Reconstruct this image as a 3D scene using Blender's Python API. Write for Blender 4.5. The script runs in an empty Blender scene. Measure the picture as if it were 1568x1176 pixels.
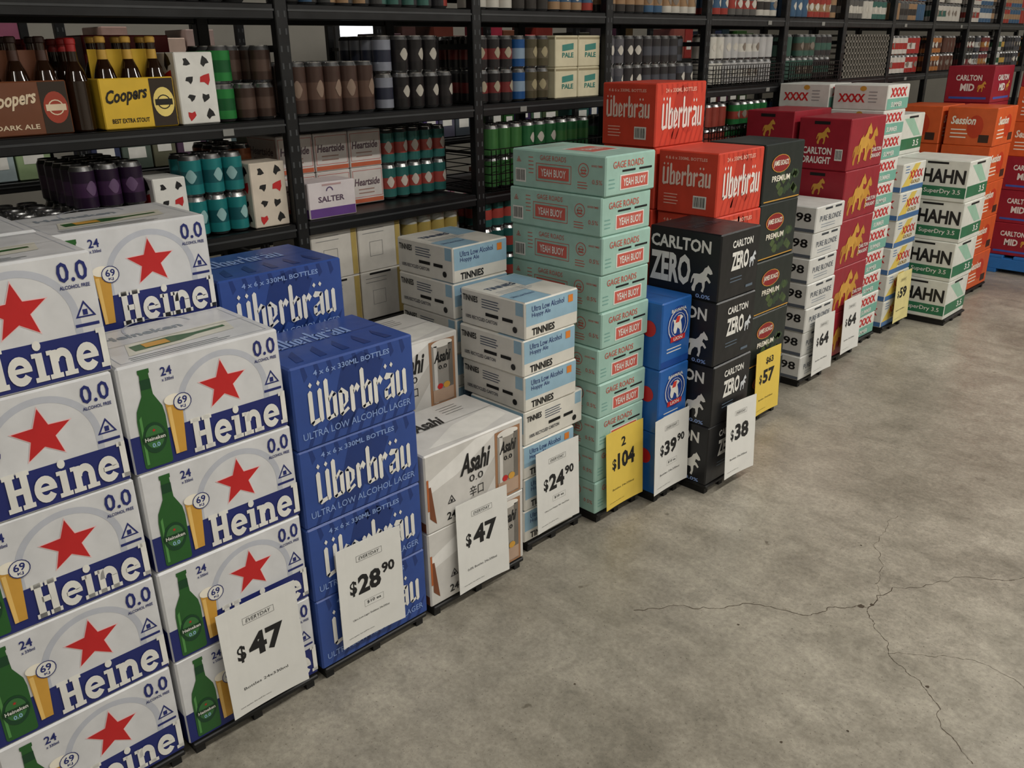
import bpy, math, random
from mathutils import Matrix, Vector
random.seed(7)
SC=bpy.context.scene
COL=bpy.context.collection
# ------------------------------------------------------------------ materials
def lin(c):
    c=c/255.0
    return c/12.92 if c<=0.04045 else ((c+0.055)/1.055)**2.4
MC={}
def M(rgb,rough=0.44,metal=0.0,noise=0.05,spec=0.45,name=None,scale=18.0,emit=0):
    key=(rgb,rough,metal,noise,spec,name,emit)
    if key in MC: return MC[key]
    m=bpy.data.materials.new(name or "print_%02x%02x%02x"%rgb); m.use_nodes=True
    nt=m.node_tree; b=nt.nodes["Principled BSDF"]
    col=(lin(rgb[0]),lin(rgb[1]),lin(rgb[2]),1)
    b.inputs["Roughness"].default_value=rough; b.inputs["Metallic"].default_value=metal
    b.inputs["Specular IOR Level"].default_value=spec
    if emit:
        b.inputs["Emission Color"].default_value=col; b.inputs["Emission Strength"].default_value=emit
    if noise>0:
        tc=nt.nodes.new("ShaderNodeTexCoord"); n=nt.nodes.new("ShaderNodeTexNoise"); n.inputs["Scale"].default_value=scale
        n.inputs["Detail"].default_value=3
        nt.links.new(tc.outputs["Object"],n.inputs["Vector"])
        r=nt.nodes.new("ShaderNodeValToRGB")
        r.color_ramp.elements[0].position=0.3; r.color_ramp.elements[1].position=0.7
        r.color_ramp.elements[0].color=tuple(x*(1-noise*1.6) for x in col[:3])+(1,)
        r.color_ramp.elements[1].color=tuple(min(1,x*(1+noise)) for x in col[:3])+(1,)
        nt.links.new(n.outputs["Fac"],r.inputs["Fac"]); nt.links.new(r.outputs["Color"],b.inputs["Base Color"])
        n2=nt.nodes.new("ShaderNodeTexNoise"); n2.inputs["Scale"].default_value=scale*.45; n2.inputs["Detail"].default_value=2
        nt.links.new(tc.outputs["Object"],n2.inputs["Vector"])
        bp=nt.nodes.new("ShaderNodeBump"); bp.inputs["Strength"].default_value=.35; bp.inputs["Distance"].default_value=.012
        nt.links.new(n2.outputs["Fac"],bp.inputs["Height"]); nt.links.new(bp.outputs[0],b.inputs["Normal"])
    else: b.inputs["Base Color"].default_value=col
    m.diffuse_color=col
    MC[key]=m; return m
WHITE=M((226,225,219)); BLACK=M((20,20,22)); DARK=M((10,10,11),0.7)
NAVY=M((32,42,108)); RED=M((190,36,38)); CRED=M((222,80,66))
# ------------------------------------------------------------------ mesh builder
TC={}
def text2d(s,bold=0.02,shear=0.0):
    k=(s,bold,shear)
    if k in TC: return TC[k]
    c=bpy.data.curves.new("t","FONT"); c.body=s; c.size=1; c.offset=bold; c.shear=shear; c.resolution_u=2
    o=bpy.data.objects.new("t",c); COL.objects.link(o)
    dg=bpy.context.evaluated_depsgraph_get(); dg.update()
    me=bpy.data.meshes.new_from_object(o.evaluated_get(dg))
    vs=[(v.co.x,v.co.y) for v in me.vertices]; fs=[tuple(p.vertices) for p in me.polygons]
    bpy.data.objects.remove(o); bpy.data.meshes.remove(me); bpy.data.curves.remove(c)
    if not vs: vs=[(0,0),(1,0),(0,1)]; fs=[]
    x0=min(v[0] for v in vs);x1=max(v[0] for v in vs);y0=min(v[1] for v in vs);y1=max(v[1] for v in vs)
    w=max(x1-x0,1e-5);h=max(y1-y0,1e-5)
    vs=[((x-x0)/w,(y-y0)/h) for x,y in vs]
    TC[k]=(vs,fs,w/h); return TC[k]
class MB:
    def __init__(s): s.v=[];s.f=[];s.m=[];s.mats=[];s.sm=[]
    def mi(s,mat):
        if mat not in s.mats: s.mats.append(mat)
        return s.mats.index(mat)
    def add(s,vs,fs,mat,smooth=False):
        o=len(s.v); s.v+= [tuple(v) for v in vs]; i=s.mi(mat)
        for f in fs: s.f.append(tuple(o+a for a in f)); s.m.append(i); s.sm.append(smooth)
    def box(s,x0,x1,y0,y1,z0,z1,mat,bev=0.0):
        if bev<=0:
            vs=[(x,y,z) for x in(x0,x1) for y in(y0,y1) for z in(z0,z1)]
            s.add(vs,[(0,1,3,2),(4,6,7,5),(0,4,5,1),(2,3,7,6),(0,2,6,4),(1,5,7,3)],mat); return
        b=bev; X=(x0,x1);Y=(y0,y1);Z=(z0,z1); vs=[];idx={}
        for i in(0,1):
            for j in(0,1):
                for k in(0,1):
                    si=1 if i==0 else -1; sj=1 if j==0 else -1; sk=1 if k==0 else -1
                    for a,(p,q,r) in enumerate([(0,1,1),(1,0,1),(1,1,0)]):
                        idx[(i,j,k,a)]=len(vs); vs.append((X[i]+si*b*p,Y[j]+sj*b*q,Z[k]+sk*b*r))
        fs=[]
        for i in(0,1):
            q=[idx[(i,0,0,0)],idx[(i,1,0,0)],idx[(i,1,1,0)],idx[(i,0,1,0)]]; fs.append(tuple(q if i else q[::-1]))
            q=[idx[(0,i,0,1)],idx[(0,i,1,1)],idx[(1,i,1,1)],idx[(1,i,0,1)]]; fs.append(tuple(q if i else q[::-1]))
            q=[idx[(0,0,i,2)],idx[(1,0,i,2)],idx[(1,1,i,2)],idx[(0,1,i,2)]]; fs.append(tuple(q if i else q[::-1]))
        def g(a,bb,a1,b1): fs.append((idx[a+(a1,)],idx[bb+(a1,)],idx[bb+(b1,)],idx[a+(b1,)]))
        for j in(0,1):
            for k in(0,1): g((0,j,k),(1,j,k),1,2)
        for i in(0,1):
            for k in(0,1): g((i,0,k),(i,1,k),0,2)
            for j in(0,1): g((i,j,0),(i,j,1),0,1)
        for i in(0,1):
            for j in(0,1):
                for k in(0,1): fs.append((idx[(i,j,k,0)],idx[(i,j,k,1)],idx[(i,j,k,2)]))
        s.add(vs,fs,mat)
    def lathe(s,cx,cy,z,prof,mats,n=14):
        vs=[];
        for r,h in prof:
            for a in range(n): t=2*math.pi*a/n; vs.append((cx+r*math.cos(t),cy+r*math.sin(t),z+h))
        for i in range(len(prof)-1):
            used=[vs[i*n+a] for a in range(n)]+[vs[(i+1)*n+a] for a in range(n)]
            s.add(used,[(a,(a+1)%n,n+(a+1)%n,n+a) for a in range(n)],mats[i],True)
        k=len(prof)-1
        s.add(vs[k*n:k*n+n],[tuple(range(n))],mats[-1])
    def mesh(s,name):
        me=bpy.data.meshes.new(name); me.from_pydata(s.v,[],s.f)
        for m in s.mats: me.materials.append(m)
        me.polygons.foreach_set("material_index",s.m); me.polygons.foreach_set("use_smooth",s.sm); me.update(); return me
    def obj(s,name,parent=None,loc=(0,0,0)):
        o=bpy.data.objects.new(name,s.mesh(name)); COL.objects.link(o); o.location=loc
        if parent: o.parent=parent
        return o
class Cv:
    """flat print canvas on a carton face"""
    def __init__(s,mb,o,u,v,w,h):
        s.mb=mb;s.o=Vector(o);s.u=Vector(u);s.v=Vector(v);s.n=s.u.cross(s.v);s.w=w;s.h=h
    def P(s,x,y,l): return s.o+s.u*x+s.v*y+s.n*(0.0003+0.0005*l)
    def poly(s,pts,mat,l=1): s.mb.add([s.P(x,y,l) for x,y in pts],[tuple(range(len(pts)))],mat)
    def rect(s,x0,y0,x1,y1,mat,l=1): s.poly([(x0,y0),(x1,y0),(x1,y1),(x0,y1)],mat,l)
    def R(s,a,b,c,d,mat,l=1): s.rect(a*s.w,b*s.h,c*s.w,d*s.h,mat,l)
    def frame(s,x0,y0,x1,y1,t,mat,l=1):
        s.rect(x0,y0,x1,y0+t,mat,l);s.rect(x0,y1-t,x1,y1,mat,l);s.rect(x0,y0,x0+t,y1,mat,l);s.rect(x1-t,y0,x1,y1,mat,l)
    def ell(s,cx,cy,rx,ry,mat,l=1,n=22): s.poly([(cx+rx*math.cos(2*math.pi*i/n),cy+ry*math.sin(2*math.pi*i/n)) for i in range(n)],mat,l)
    def arc(s,cx,cy,r0,r1,a0,a1,mat,l=1,n=16,sy=1.0):
        vs=[]
        for i in range(n+1):
            t=math.radians(a0+(a1-a0)*i/n); vs.append(s.P(cx+r0*math.cos(t),cy+sy*r0*math.sin(t),l)); vs.append(s.P(cx+r1*math.cos(t),cy+sy*r1*math.sin(t),l))
        s.mb.add(vs,[(2*i,2*i+1,2*i+3,2*i+2) for i in range(n)],mat)
    def star(s,cx,cy,r,mat,l=1):
        s.poly([(cx+(r if i%2==0 else r*.42)*math.sin(math.pi*i/5),cy+(r if i%2==0 else r*.42)*math.cos(math.pi*i/5)) for i in range(10)],mat,l)
    def text(s,t,x,y,w,h,mat,l=2,bold=0.02,shear=0.0,rise=0.0):
        vs,fs,asp=text2d(t,bold,shear)
        if w is None: w=h*asp
        s.mb.add([s.P(x+a*w,y+b*h+rise*a*w,l) for a,b in vs],fs,mat)
    def barcode(s,x,y,w,h,l=1):
        s.rect(x,y,x+w,y+h,WHITE,l); n=12
        rr=random.Random(3)
        for i in range(n):
            a=x+w*(.08+.84*i/n); s.rect(a,y+h*.12,a+w*.84/n*rr.uniform(.3,.7),y+h*.9,BLACK,l+1)
    def lines(s,x,y,w,n,dy,th,mat,l=1):
        rr=random.Random(n)
        for i in range(n): s.rect(x,y-i*dy,x+w*rr.uniform(.7,1),y-i*dy+th,mat,l)
    def tri(s,cx,cy,r,mat,l=1):
        for k in range(3):
            a=[math.pi/2+2*math.pi*k/3,math.pi/2+2*math.pi*(k+1)/3]
            p=[(cx+r*math.cos(t),cy+r*math.sin(t)) for t in a]; q=[(cx+r*.72*math.cos(t),cy+r*.72*math.sin(t)) for t in a]
            s.poly([p[0],p[1],q[1],q[0]],mat,l)
        s.rect(cx-r*.2,cy-r*.3,cx+r*.2,cy+r*.2,mat,l)
    # --- slab-serif lettering
    def slab(s,word,x,y,w,h,mat,l=3):
        adv={'H':.97,'e':.82,'i':.50,'n':.99,'k':.98,'|':.36}
        tot=sum(adv[q] for q in word); k=w/tot; px=x
        def r(a,b,c,d): s.rect(px+a*k,y+b*h,px+c*k,y+d*h,mat,l)
        def pl(p): s.poly([(px+a*k,y+b*h) for a,b in p],mat,l)
        for q in word:
            if q=='H':
                for a in (.11,.60): r(a,0,a+.25,1); r(a-.09,0,a+.34,.13); r(a-.09,.87,a+.34,1)
                r(.3,.42,.62,.58)
            elif q=='e':
                s.arc(px+.40*k,y+.36*h,.17*k,.39*k,12,325,mat,l,18,sy=.36*h/(.39*k)*1.0); r(.20,.31,.79,.43)
            elif q=='i':
                r(.13,0,.38,.70); r(.02,0,.48,.12); r(.02,.60,.2,.71); s.ell(px+.26*k,y+.88*h,.14*k,.12*h,mat,l,12)
            elif q=='n':
                r(.12,0,.36,.70); r(.02,0,.46,.12); r(.52,0,.97,.12); r(.02,.60,.2,.71); r(.62,0,.86,.42)
                s.arc(px+.52*k,y+.40*h,.12*k,.34*k,0,180,mat,l,12,sy=.32*h/(.34*k))
            elif q in 'k|':
                r(.11,0,.34,1); r(.02,.88,.2,1); r(.02,0,.34 if q=='|' else .45,.12)
                if q=='k':
                    pl([(.3,.30),(.62,.68),(.86,.68),(.46,.30)]); pl([(.42,.44),(.58,.52),(.92,0),(.62,0)]); r(.55,.60,.96,.71); r(.58,0,.98,.12)
            px+=adv[q]*k
    # --- blackletter lettering
    def black(s,x,y,w,h,mat,l=3):
        adv={'U':.80,'b':.66,'e':.58,'r':.55,'A':.66,'u':.62}
        word="UberbrAu"; tot=sum(adv[q] for q in word); k=w/tot; px=x; W=.20
        def pl(p): s.poly([(px+a*k,y+b*h) for a,b in p],mat,l)
        def st(a,y0,y1): pl([(a,y0+.04),(a+.10,y0-.02),(a+W,y0+.04),(a+W,y1-.02),(a+.11,y1+.03),(a,y1-.03)])
        def dia(a,b,c=.085): pl([(a-c,b),(a,b-c*.8),(a+c,b),(a,b+c*.8)])
        X=.66
        for q in word:
            if q=='U':
                st(.03,.02,.80); st(.48,.02,.80); pl([(.05,.06),(.16,-.03),(.52,.03),(.50,.13),(.22,.10)]); dia(.17,.95); dia(.55,.95)
            elif q=='b':
                st(0,0,.98); st(.37,.02,X-.06); pl([(.16,X-.14),(.37,X+.02),(.57,X-.09),(.40,X-.14),(.34,X-.12),(.18,X-.24)]); pl([(.02,.05),(.12,-.02),(.47,.02),(.41,.12),(.2,.09)])
            elif q=='e':
                st(0,.01,X-.05); pl([(.02,X-.09),(.18,X+.02),(.48,X-.14),(.48,X-.28),(.30,X-.37),(.30,X-.17),(.2,X-.12)]); pl([(.18,.23),(.46,.37),(.46,.30),(.18,.15)]); pl([(.02,.05),(.12,-.02),(.50,.10),(.42,.17),(.2,.09)])
            elif q=='r':
                st(0,0,X-.02); pl([(.16,X-.14),(.36,X+.02),(.51,X-.10),(.36,X-.22),(.30,X-.14),(.18,X-.24)])
            elif q=='A':
                st(.37,0,X-.06); st(0,.04,.28); pl([(.02,X-.10),(.16,X+.02),(.55,X-.04),(.44,X-.14),(.12,X-.15)]); pl([(.02,.25),(.38,.41),(.38,.33),(.14,.22)]); pl([(.02,.06),(.12,-.01),(.39,.06),(.39,.13),(.18,.09)]); dia(.13,.85); dia(.45,.85)
            elif q=='u':
                st(0,.01,X-.02); st(.36,0,X-.02); pl([(.02,.05),(.12,-.02),(.40,.05),(.40,.13),(.18,.09)])
            px+=adv[q]*k
KIND={}
def carton(name,w,d,h,body,front,side,top=None,seam=None,back=True):
    mb=MB(); mb.box(-d,0,0,w,0,h,body,0.0045)
    F=Cv(mb,(0,0,0),(0,1,0),(0,0,1),w,h); front(F)
    L=Cv(mb,(-d,0,0),(1,0,0),(0,0,1),d,h); side(L)
    if back:
        B=Cv(mb,(-d,w,0),(0,-1,0),(0,0,1),w,h); front(B)
        R=Cv(mb,(0,w,0),(-1,0,0),(0,0,1),d,h); side(R)
    T=Cv(mb,(0,0,h),(0,1,0),(-1,0,0),w,d)
    sm=seam or M((150,150,148),0.7)
    if w>=d: T.rect(.005,d/2-.0008,w-.005,d/2+.0008,sm,3)
    else: T.rect(w/2-.0008,.005,w/2+.0008,d-.005,sm,3)
    if top: top(T)
    KIND[name]=(mb.mesh("carton_"+name),w,d,h)
# ------------------------------------------------------------------ carton artwork
def bottle2d(c,x,y,w,h,body,label,l=2):
    p=[(-.5,.02),(-.44,0),(.44,0),(.5,.02),(.5,.5),(.45,.6),(.2,.74),(.16,.95),(.2,.96),(.2,1),(-.2,1),(-.2,.96),(-.16,.95),(-.2,.74),(-.45,.6),(-.5,.5)]
    c.poly([(x+a*w,y+b*h) for a,b in p],body,l)
    c.poly([(x-.42*w,y+.04*h),(x-.33*w,y+.04*h),(x-.33*w,y+.55*h),(x-.42*w,y+.52*h)],M((86,146,78),.3),l+1)
    c.ell(x,y+h*.30,w*.42,h*.16,label,l+2); c.rect(x-w*.18,y+.80*h,x+w*.18,y+.9*h,label,l+1)
    c.ell(x,y+h*.31,w*.33,h*.12,M((58,112,60),.3),l+3)
    c.rect(x-w*.42,y+.27*h,x+w*.42,y+.33*h,M((22,60,34),.3),l+4); c.text("Heineken",x-w*.36,y+.28*h,w*.72,h*.04,WHITE,l+5,bold=.02); c.star(x,y+.38*h,w*.07,RED,l+4); c.text("0.0",x-w*.14,y+.205*h,w*.28,h*.045,M((150,190,220)),l+4)
GREY=M((186,190,200)); GRN=M((40,92,42),0.28); GRND=M((24,66,40),0.3); GOLD=M((204,154,64)); FOAM=M((238,232,216))
HBODY=M((212,213,215),0.34)
def h_front(c):
    w,h=c.w,c.h
    c.rect(.003,.004,w-.003,h*.36,NAVY,0)
    c.arc(w*.60,h*.5,w*.255,w*.292,0,180,GREY,0,24)
    c.rect(w*.60-w*.292,h*.36,w*.60-w*.255,h*.5,GREY,0);c.rect(w*.60+w*.255,h*.36,w*.60+w*.292,h*.5,GREY,0)
    c.star(w*.60,h*.62,w*.165,M((236,196,196)),1); c.star(w*.60,h*.62,w*.152,RED,2)
    c.slab("Heine|",w*.36,h*.05,w*.638,h*.33,WHITE,4)
    c.text("0.0",w*.82,h*.78,w*.15,h*.16,NAVY,2,bold=.015)
    c.text("ALCOHOL FREE",w*.82,h*.725,w*.15,h*.03,NAVY,2)
    c.tri(w*.92,h*.53,w*.06,NAVY,1); c.rect(w*.86,h*.41,w*.98,h*.435,NAVY,1)
    bottle2d(c,w*.145,h*.04,w*.165,h*.90,GRN,GRND)
    c.poly([(w*.25,h*.10),(w*.315,h*.10),(w*.335,h*.60),(w*.235,h*.60)],GOLD,5); c.poly([(w*.25,h*.10),(w*.27,h*.10),(w*.265,h*.55),(w*.242,h*.55)],M((230,190,110)),6); c.ell(w*.285,h*.61,w*.055,h*.05,FOAM,6)
    c.ell(w*.335,h*.57,w*.055,w*.055,WHITE,7); c.arc(w*.335,h*.57,w*.05,w*.055,0,360,NAVY,8)
    c.text("69",w*.305,h*.55,w*.06,h*.07,NAVY,8); c.text("KJ",w*.32,h*.51,w*.03,h*.03,NAVY,8); c.text("24",w*.24,h*.84,w*.065,h*.08,NAVY,2); c.text("x 330ml",w*.24,h*.79,w*.07,h*.03,NAVY,2)
def h_side(c):
    w,h=c.w,c.h
    c.rect(.003,.004,w-.003,h*.36,NAVY,0); c.slab("neken",w*.06,h*.05,w*.8,h*.33,WHITE,4)
    c.star(w*.5,h*.66,w*.15,RED,2); c.arc(w*.5,h*.58,w*.26,w*.3,0,180,GREY,0)
def h_top(c):
    w,h=c.w,c.h
    c.text("Heineken",w*.12,h*.66,w*.5,h*.12,M((140,150,160)),1,bold=.03)
    bg=M((218,216,202),.3); c.poly([(w*.14,h*.2),(w*.82,h*.28),(w*.86,h*.56),(w*.2,h*.5)],bg,1)
    c.poly([(w*.2,h*.28),(w*.48,h*.30),(w*.60,h*.36),(w*.8,h*.39),(w*.8,h*.44),(w*.6,h*.42),(w*.46,h*.46),(w*.2,h*.42)],GRN,2); c.rect(w*.27,h*.31,w*.42,h*.42,GOLD,3)
    c.lines(w*.12,h*.14,w*.7,3,h*.04,h*.012,M((120,126,130)),1); c.frame(w*.05,h*.06,w*.95,h*.94,.0015,GREY,1)
    c.arc(w*.5,h*.80,w*.2,w*.215,0,180,GREY,1)
carton("white_bottle",.364,.27,.243,HBODY,h_front,h_side,h_top)
UBL=M((48,76,146),.36); UBD=M((32,56,118),.36); LBL=M((136,162,214))
def u_front(c,dk=UBD,tx=WHITE,sm=LBL,cap1="4 x 6 x 330ML BOTTLES",cap2="ULTRA LOW ALCOHOL LAGER"):
    w,h=c.w,c.h
    c.poly([(w*.3,h*.12),(w*.42,h*.1),(w*.5,h*.3),(w*.62,h*.16),(w*.72,h*.22),(w*.66,h*.5),(w*.74,h*.8),(w*.56,h*.97),(w*.4,h*.9),(w*.34,h*.6),(w*.24,h*.4)],dk,0)
    for i in range(9):
        a=w*(.08+.1*i); c.poly([(a,h*.02),(a+w*.03,h*.02),(a+w*.07,h*.16),(a+w*.10,h*.30),(a+w*.05,h*.2)],dk,0)
        c.poly([(a,h*.98),(a+w*.03,h*.98),(a+w*.05,h*.86),(a+w*.02,h*.8)],dk,0)
    c.black(w*.11,h*.28,w*.82,h*.50,tx,3)
    c.text(cap1,w*.17,h*.85,w*.62,h*.065,sm,2); c.text(cap2,w*.05,h*.12,w*.9,h*.085,sm,2,bold=.005)
def u_side(c,dk=UBD,tx=WHITE,sm=LBL):
    w,h=c.w,c.h
    c.black(w*.08,h*.46,w*.82,h*.34,tx,3); c.text("4 & 6 x 330ML BOTTLES",w*.12,h*.86,w*.7,h*.05,sm,2); c.barcode(w*.62,h*.12,w*.22,h*.2); c.lines(w*.12,h*.3,w*.3,4,h*.05,h*.015,sm)
def u_top(c):
    c.black(c.w*.15,c.h*.5,c.w*.6,c.h*.3,LBL,2)
    for i in range(5): c.poly([(c.w*(.1+.18*i),c.h*.1),(c.w*(.16+.18*i),c.h*.1),(c.w*(.2+.16*i),c.h*.4),(c.w*(.13+.17*i),c.h*.3)],UBD,1)
carton("blue_bottle",.366,.27,.217,UBL,u_front,u_side,u_top,seam=UBD)
URD=M((208,68,48),.42); URDD=M((188,56,40),.42); URL=M((240,184,166))
carton("red_bottle",.33,.268,.238,URD,lambda c:u_front(c,URDD,M((236,228,222)),URL,"24 x 330ML BOTTLES",""),lambda c:u_side(c,URDD,M((236,214,200)),URL),None,seam=URDD)
SIL=M((206,204,200),.30); CANG=M((176,172,166),.25,.5); ORB=M((176,96,50)); 
def a_front(c):
    w,h=c.w,c.h
    c.poly([(0.005,h*.5),(w*.3,h*.62),(w*.75,h*.97),(w*.5,h*.97),(0.005,h*.66)],M((230,229,226),.26),0)
    c.poly([(w*.3,.005),(w*.5,.005),(w*.7,h*.4),(w*.7,h*.66)],M((188,185,180),.26),0)
    c.rect(.005,h*.3,w*.03,h*.7,ORB,1); c.poly([(w*.03,h*.2),(w*.09,h*.1),(w*.05,h*.6),(w*.03,h*.6)],M((120,70,44)),1)
    c.text("Asahi",w*.33,h*.56,w*.31,h*.27,BLACK,3,bold=.03,shear=.35)
    c.text("0.0",w*.42,h*.44,w*.14,h*.09,BLACK,3,bold=.0); c.text("辛口",w*.42,h*.24,w*.14,h*.14,BLACK,3,bold=.0)
    c.rect(w*.69,h*.02,w*.96,h*.93,M((158,116,84)),1); c.rect(w*.715,h*.05,w*.935,h*.88,CANG,2); c.rect(w*.735,h*.05,w*.77,h*.86,M((226,224,220),.2,.3),3); c.rect(w*.89,h*.05,w*.935,h*.86,M((120,116,110),.3,.3),3)
    c.ell(w*.825,h*.88,w*.11,h*.05,M((225,222,216),.3),3); c.text("Asahi",w*.735,h*.62,w*.18,h*.16,BLACK,4,bold=.03,shear=.35)
    c.text("0.0",w*.78,h*.52,w*.09,h*.06,BLACK,4); c.rect(w*.715,h*.06,w*.935,h*.24,M((176,150,130)),4); c.ell(w*.79,h*.28,w*.03,h*.04,RED,5); c.ell(w*.86,h*.28,w*.035,h*.045,GOLD,5)
    c.tri(w*.24,h*.32,w*.045,BLACK,2); c.text("24",w*.19,h*.08,w*.09,h*.1,BLACK,2); c.text("x 330ml",w*.29,h*.08,w*.08,h*.05,BLACK,2)
def a_side(c):
    w,h=c.w,c.h; c.text("Asahi",w*.2,h*.5,w*.6,h*.25,BLACK,3,bold=.03,shear=.35); c.rect(.005,.005,w-.005,h*.14,M((120,70,44)),0)
def a_top(c):
    w,h=c.w,c.h; c.poly([(w*.1,h*.1),(w*.5,h*.4),(w*.95,h*.5),(w*.95,h*.2),(w*.6,h*.05)],M((224,222,216),.24),1)
    c.text("Asahi",w*.22,h*.50,w*.3,h*.22,BLACK,2,bold=.03,shear=.35); c.lines(w*.6,h*.85,w*.25,4,h*.06,.002,BLACK)
carton("silver_bottle",.395,.27,.252,SIL,a_front,a_side,a_top)
TB=M((146,180,200),.40); TW=M((218,215,206),.42)
def t_front(c):
    w,h=c.w,c.h
    c.rect(.004,h*.36,w-.004,h-.004,TB,0); c.text("Ultra Low Alcohol",w*.12,h*.72,w*.6,h*.15,NAVY,2,bold=.0); c.text("Hoppy Ale",w*.12,h*.54,w*.34,h*.15,NAVY,2,bold=.0)
    c.rect(w*.8,h*.68,w*.89,h*.88,M((220,130,50)),2); c.text("TINNIES",w*.12,h*.08,w*.42,h*.20,BLACK,2,bold=.03)
def t_side(c):
    w,h=c.w,c.h
    c.text("TINNIES",w*.04,h*.68,w*.24,h*.17,BLACK,2,bold=.03); c.lines(w*.34,h*.8,w*.34,4,h*.07,h*.025,M((70,80,100)))
    c.rect(w*.40,h*.38,w*.60,h*.47,DARK,2); c.rect(w*.66,h*.38,w*.82,h*.47,DARK,2); c.rect(w*.86,h*.62,w*.97,h-.004,TB,0)
    c.text("100% RECYCLED CARTON",w*.08,h*.2,w*.5,h*.1,M((60,60,70)),2); c.ell(w*.85,h*.22,w*.035,w*.035,BLACK,2)
def t_top(c):
    w,h=c.w,c.h; c.rect(.004,.004,w*.5,h*.4,TB,0); c.text("Ultra Low Alcohol",w*.06,h*.22,w*.4,h*.06,NAVY,2,bold=0); c.text("TINNIES",w*.1,h*.62,w*.5,h*.1,M((60,80,110)),2); c.lines(w*.1,h*.52,w*.7,4,h*.04,.002,M((110,130,150))); c.rect(w*.62,h*.5,w*.97,h*.97,TB,0)
carton("white_can_case",.248,.29,.12,TW,t_front,t_side,t_top)
carton("white_can_case_turned",.29,.25,.12,TW,t_side,t_front,t_top)
GT=M((158,194,182),.42); COR=M((198,92,80)); GTD=M((120,165,156))
def g_front(c):
    w,h=c.w,c.h
    c.text("GAGE ROADS",w*.14,h*.68,w*.6,h*.17,COR,2,bold=.005); c.rect(w*.28,h*.12,w*.86,h*.50,WHITE,1); c.rect(w*.30,h*.15,w*.84,h*.47,COR,2)
    c.text("YEAH BUOY",w*.34,h*.21,w*.46,h*.2,WHITE,3,bold=.02); c.rect(w*.32,h*.57,w*.58,h*.62,DARK,2); c.rect(w*.66,h*.57,w*.92,h*.62,DARK,2)
    c.lines(w*.06,h*.4,w*.14,3,h*.1,h*.03,GTD)
def g_side(c):
    w,h=c.w,c.h
    c.frame(w*.275,h*.22,w*.655,h*.68,.002,COR,2); c.rect(w*.30,h*.29,w*.63,h*.61,COR,2); c.text("YEAH BUOY",w*.33,h*.35,w*.27,h*.2,WHITE,3,bold=.02)
    c.text("GAGE ROADS",w*.32,h*.76,w*.28,h*.13,COR,2,bold=0)
    c.arc(w*.78,h*.62,.0195,.022,0,360,COR,1); c.arc(w*.78,h*.62,.008,.010,0,360,COR,1); c.lines(w*.75,h*.6,w*.06,2,h*.08,h*.03,COR); c.text("GOOD TIMES",w*.86,h*.72,w*.11,h*.05,COR,2); c.text("0.5%",w*.87,h*.3,w*.1,h*.11,COR,2,bold=.0)
    c.lines(w*.72,h*.3,w*.12,3,h*.07,h*.02,COR); c.tri(w*.08,h*.72,.012,COR,1); c.barcode(w*.04,h*.14,w*.12,h*.36); c.lines(w*.19,h*.8,w*.06,5,h*.1,h*.02,COR)
def g_top(c):
    w,h=c.w,c.h; c.rect(w*.25,h*.25,w*.8,h*.6,WHITE,1); c.rect(w*.28,h*.28,w*.77,h*.57,COR,2); c.text("YEAH BUOY",w*.34,h*.36,w*.38,h*.1,WHITE,3)
    c.lines(w*.15,h*.9,w*.7,3,h*.05,.002,COR)
carton("teal_can_case",.256,.405,.1245,GT,g_front,g_side,g_top,seam=GTD)
BB=M((36,96,172),.34); 
def b_front(c):
    w,h=c.w,c.h
    c.ell(w*.55,h*.62,w*.37,h*.28,M((20,60,140)),1); c.arc(w*.55,h*.62,.056,.060,0,360,WHITE,2); c.arc(w*.55,h*.62,.042,.044,0,360,WHITE,2)
    c.poly([(w*.42,h*.50),(w*.48,h*.50),(w*.52,h*.58),(w*.6,h*.54),(w*.62,h*.48),(w*.68,h*.48),(w*.66,h*.60),(w*.62,h*.68),(w*.70,h*.72),(w*.62,h*.76),(w*.52,h*.76),(w*.44,h*.70),(w*.36,h*.72),(w*.40,h*.64),(w*.38,h*.56)],WHITE,3)
    c.poly([(w*.44,h*.66),(w*.56,h*.66),(w*.6,h*.75),(w*.48,h*.75)],M((205,60,50)),4)
    c.rect(w*.30,h*.38,w*.80,h*.46,RED,4); c.text("LION",w*.4,h*.395,w*.3,h*.05,WHITE,5); c.text("BAVARIA",w*.3,h*.82,w*.5,h*.05,WHITE,2)
    c.rect(.004,.004,w-.004,h*.12,M((20,70,150)),0)
    c.lines(w*.2,h*.28,w*.5,2,h*.05,h*.015,WHITE)
def b_side(c): c.text("EXPORT",c.w*.1,c.h*.75,c.w*.5,c.h*.1,WHITE,2); c.ell(c.w*.8,c.h*.6,.03,.03,RED,2); c.barcode(c.w*.2,c.h*.2,.06,.05)
carton("bright_blue",.175,.27,.246,BB,b_front,b_side,None,seam=NAVY)
CZ=M((22,23,26),.38)
HORSE=[(.10,.0),(.22,.0),(.22,.06),(.26,.22),(.38,.34),(.52,.34),(.56,.18),(.50,.04),(.60,.0),(.66,.2),(.66,.4),(.74,.46),(.86,.36),(.92,.42),(.80,.56),(.72,.60),(.76,.72),(.88,.68),(.98,.72),(.94,.82),(.84,.92),(.76,1.),(.72,.93),(.62,.88),(.54,.74),(.40,.64),(.26,.64),(.12,.62),(.04,.48),(.0,.26),(.06,.3),(.10,.44),(.16,.46),(.14,.28),(.06,.12)]
def horse(c,x,y,w,h,mat,l=2): c.poly([(x+a*w,y+b*h) for a,b in HORSE],mat,l)
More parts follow.
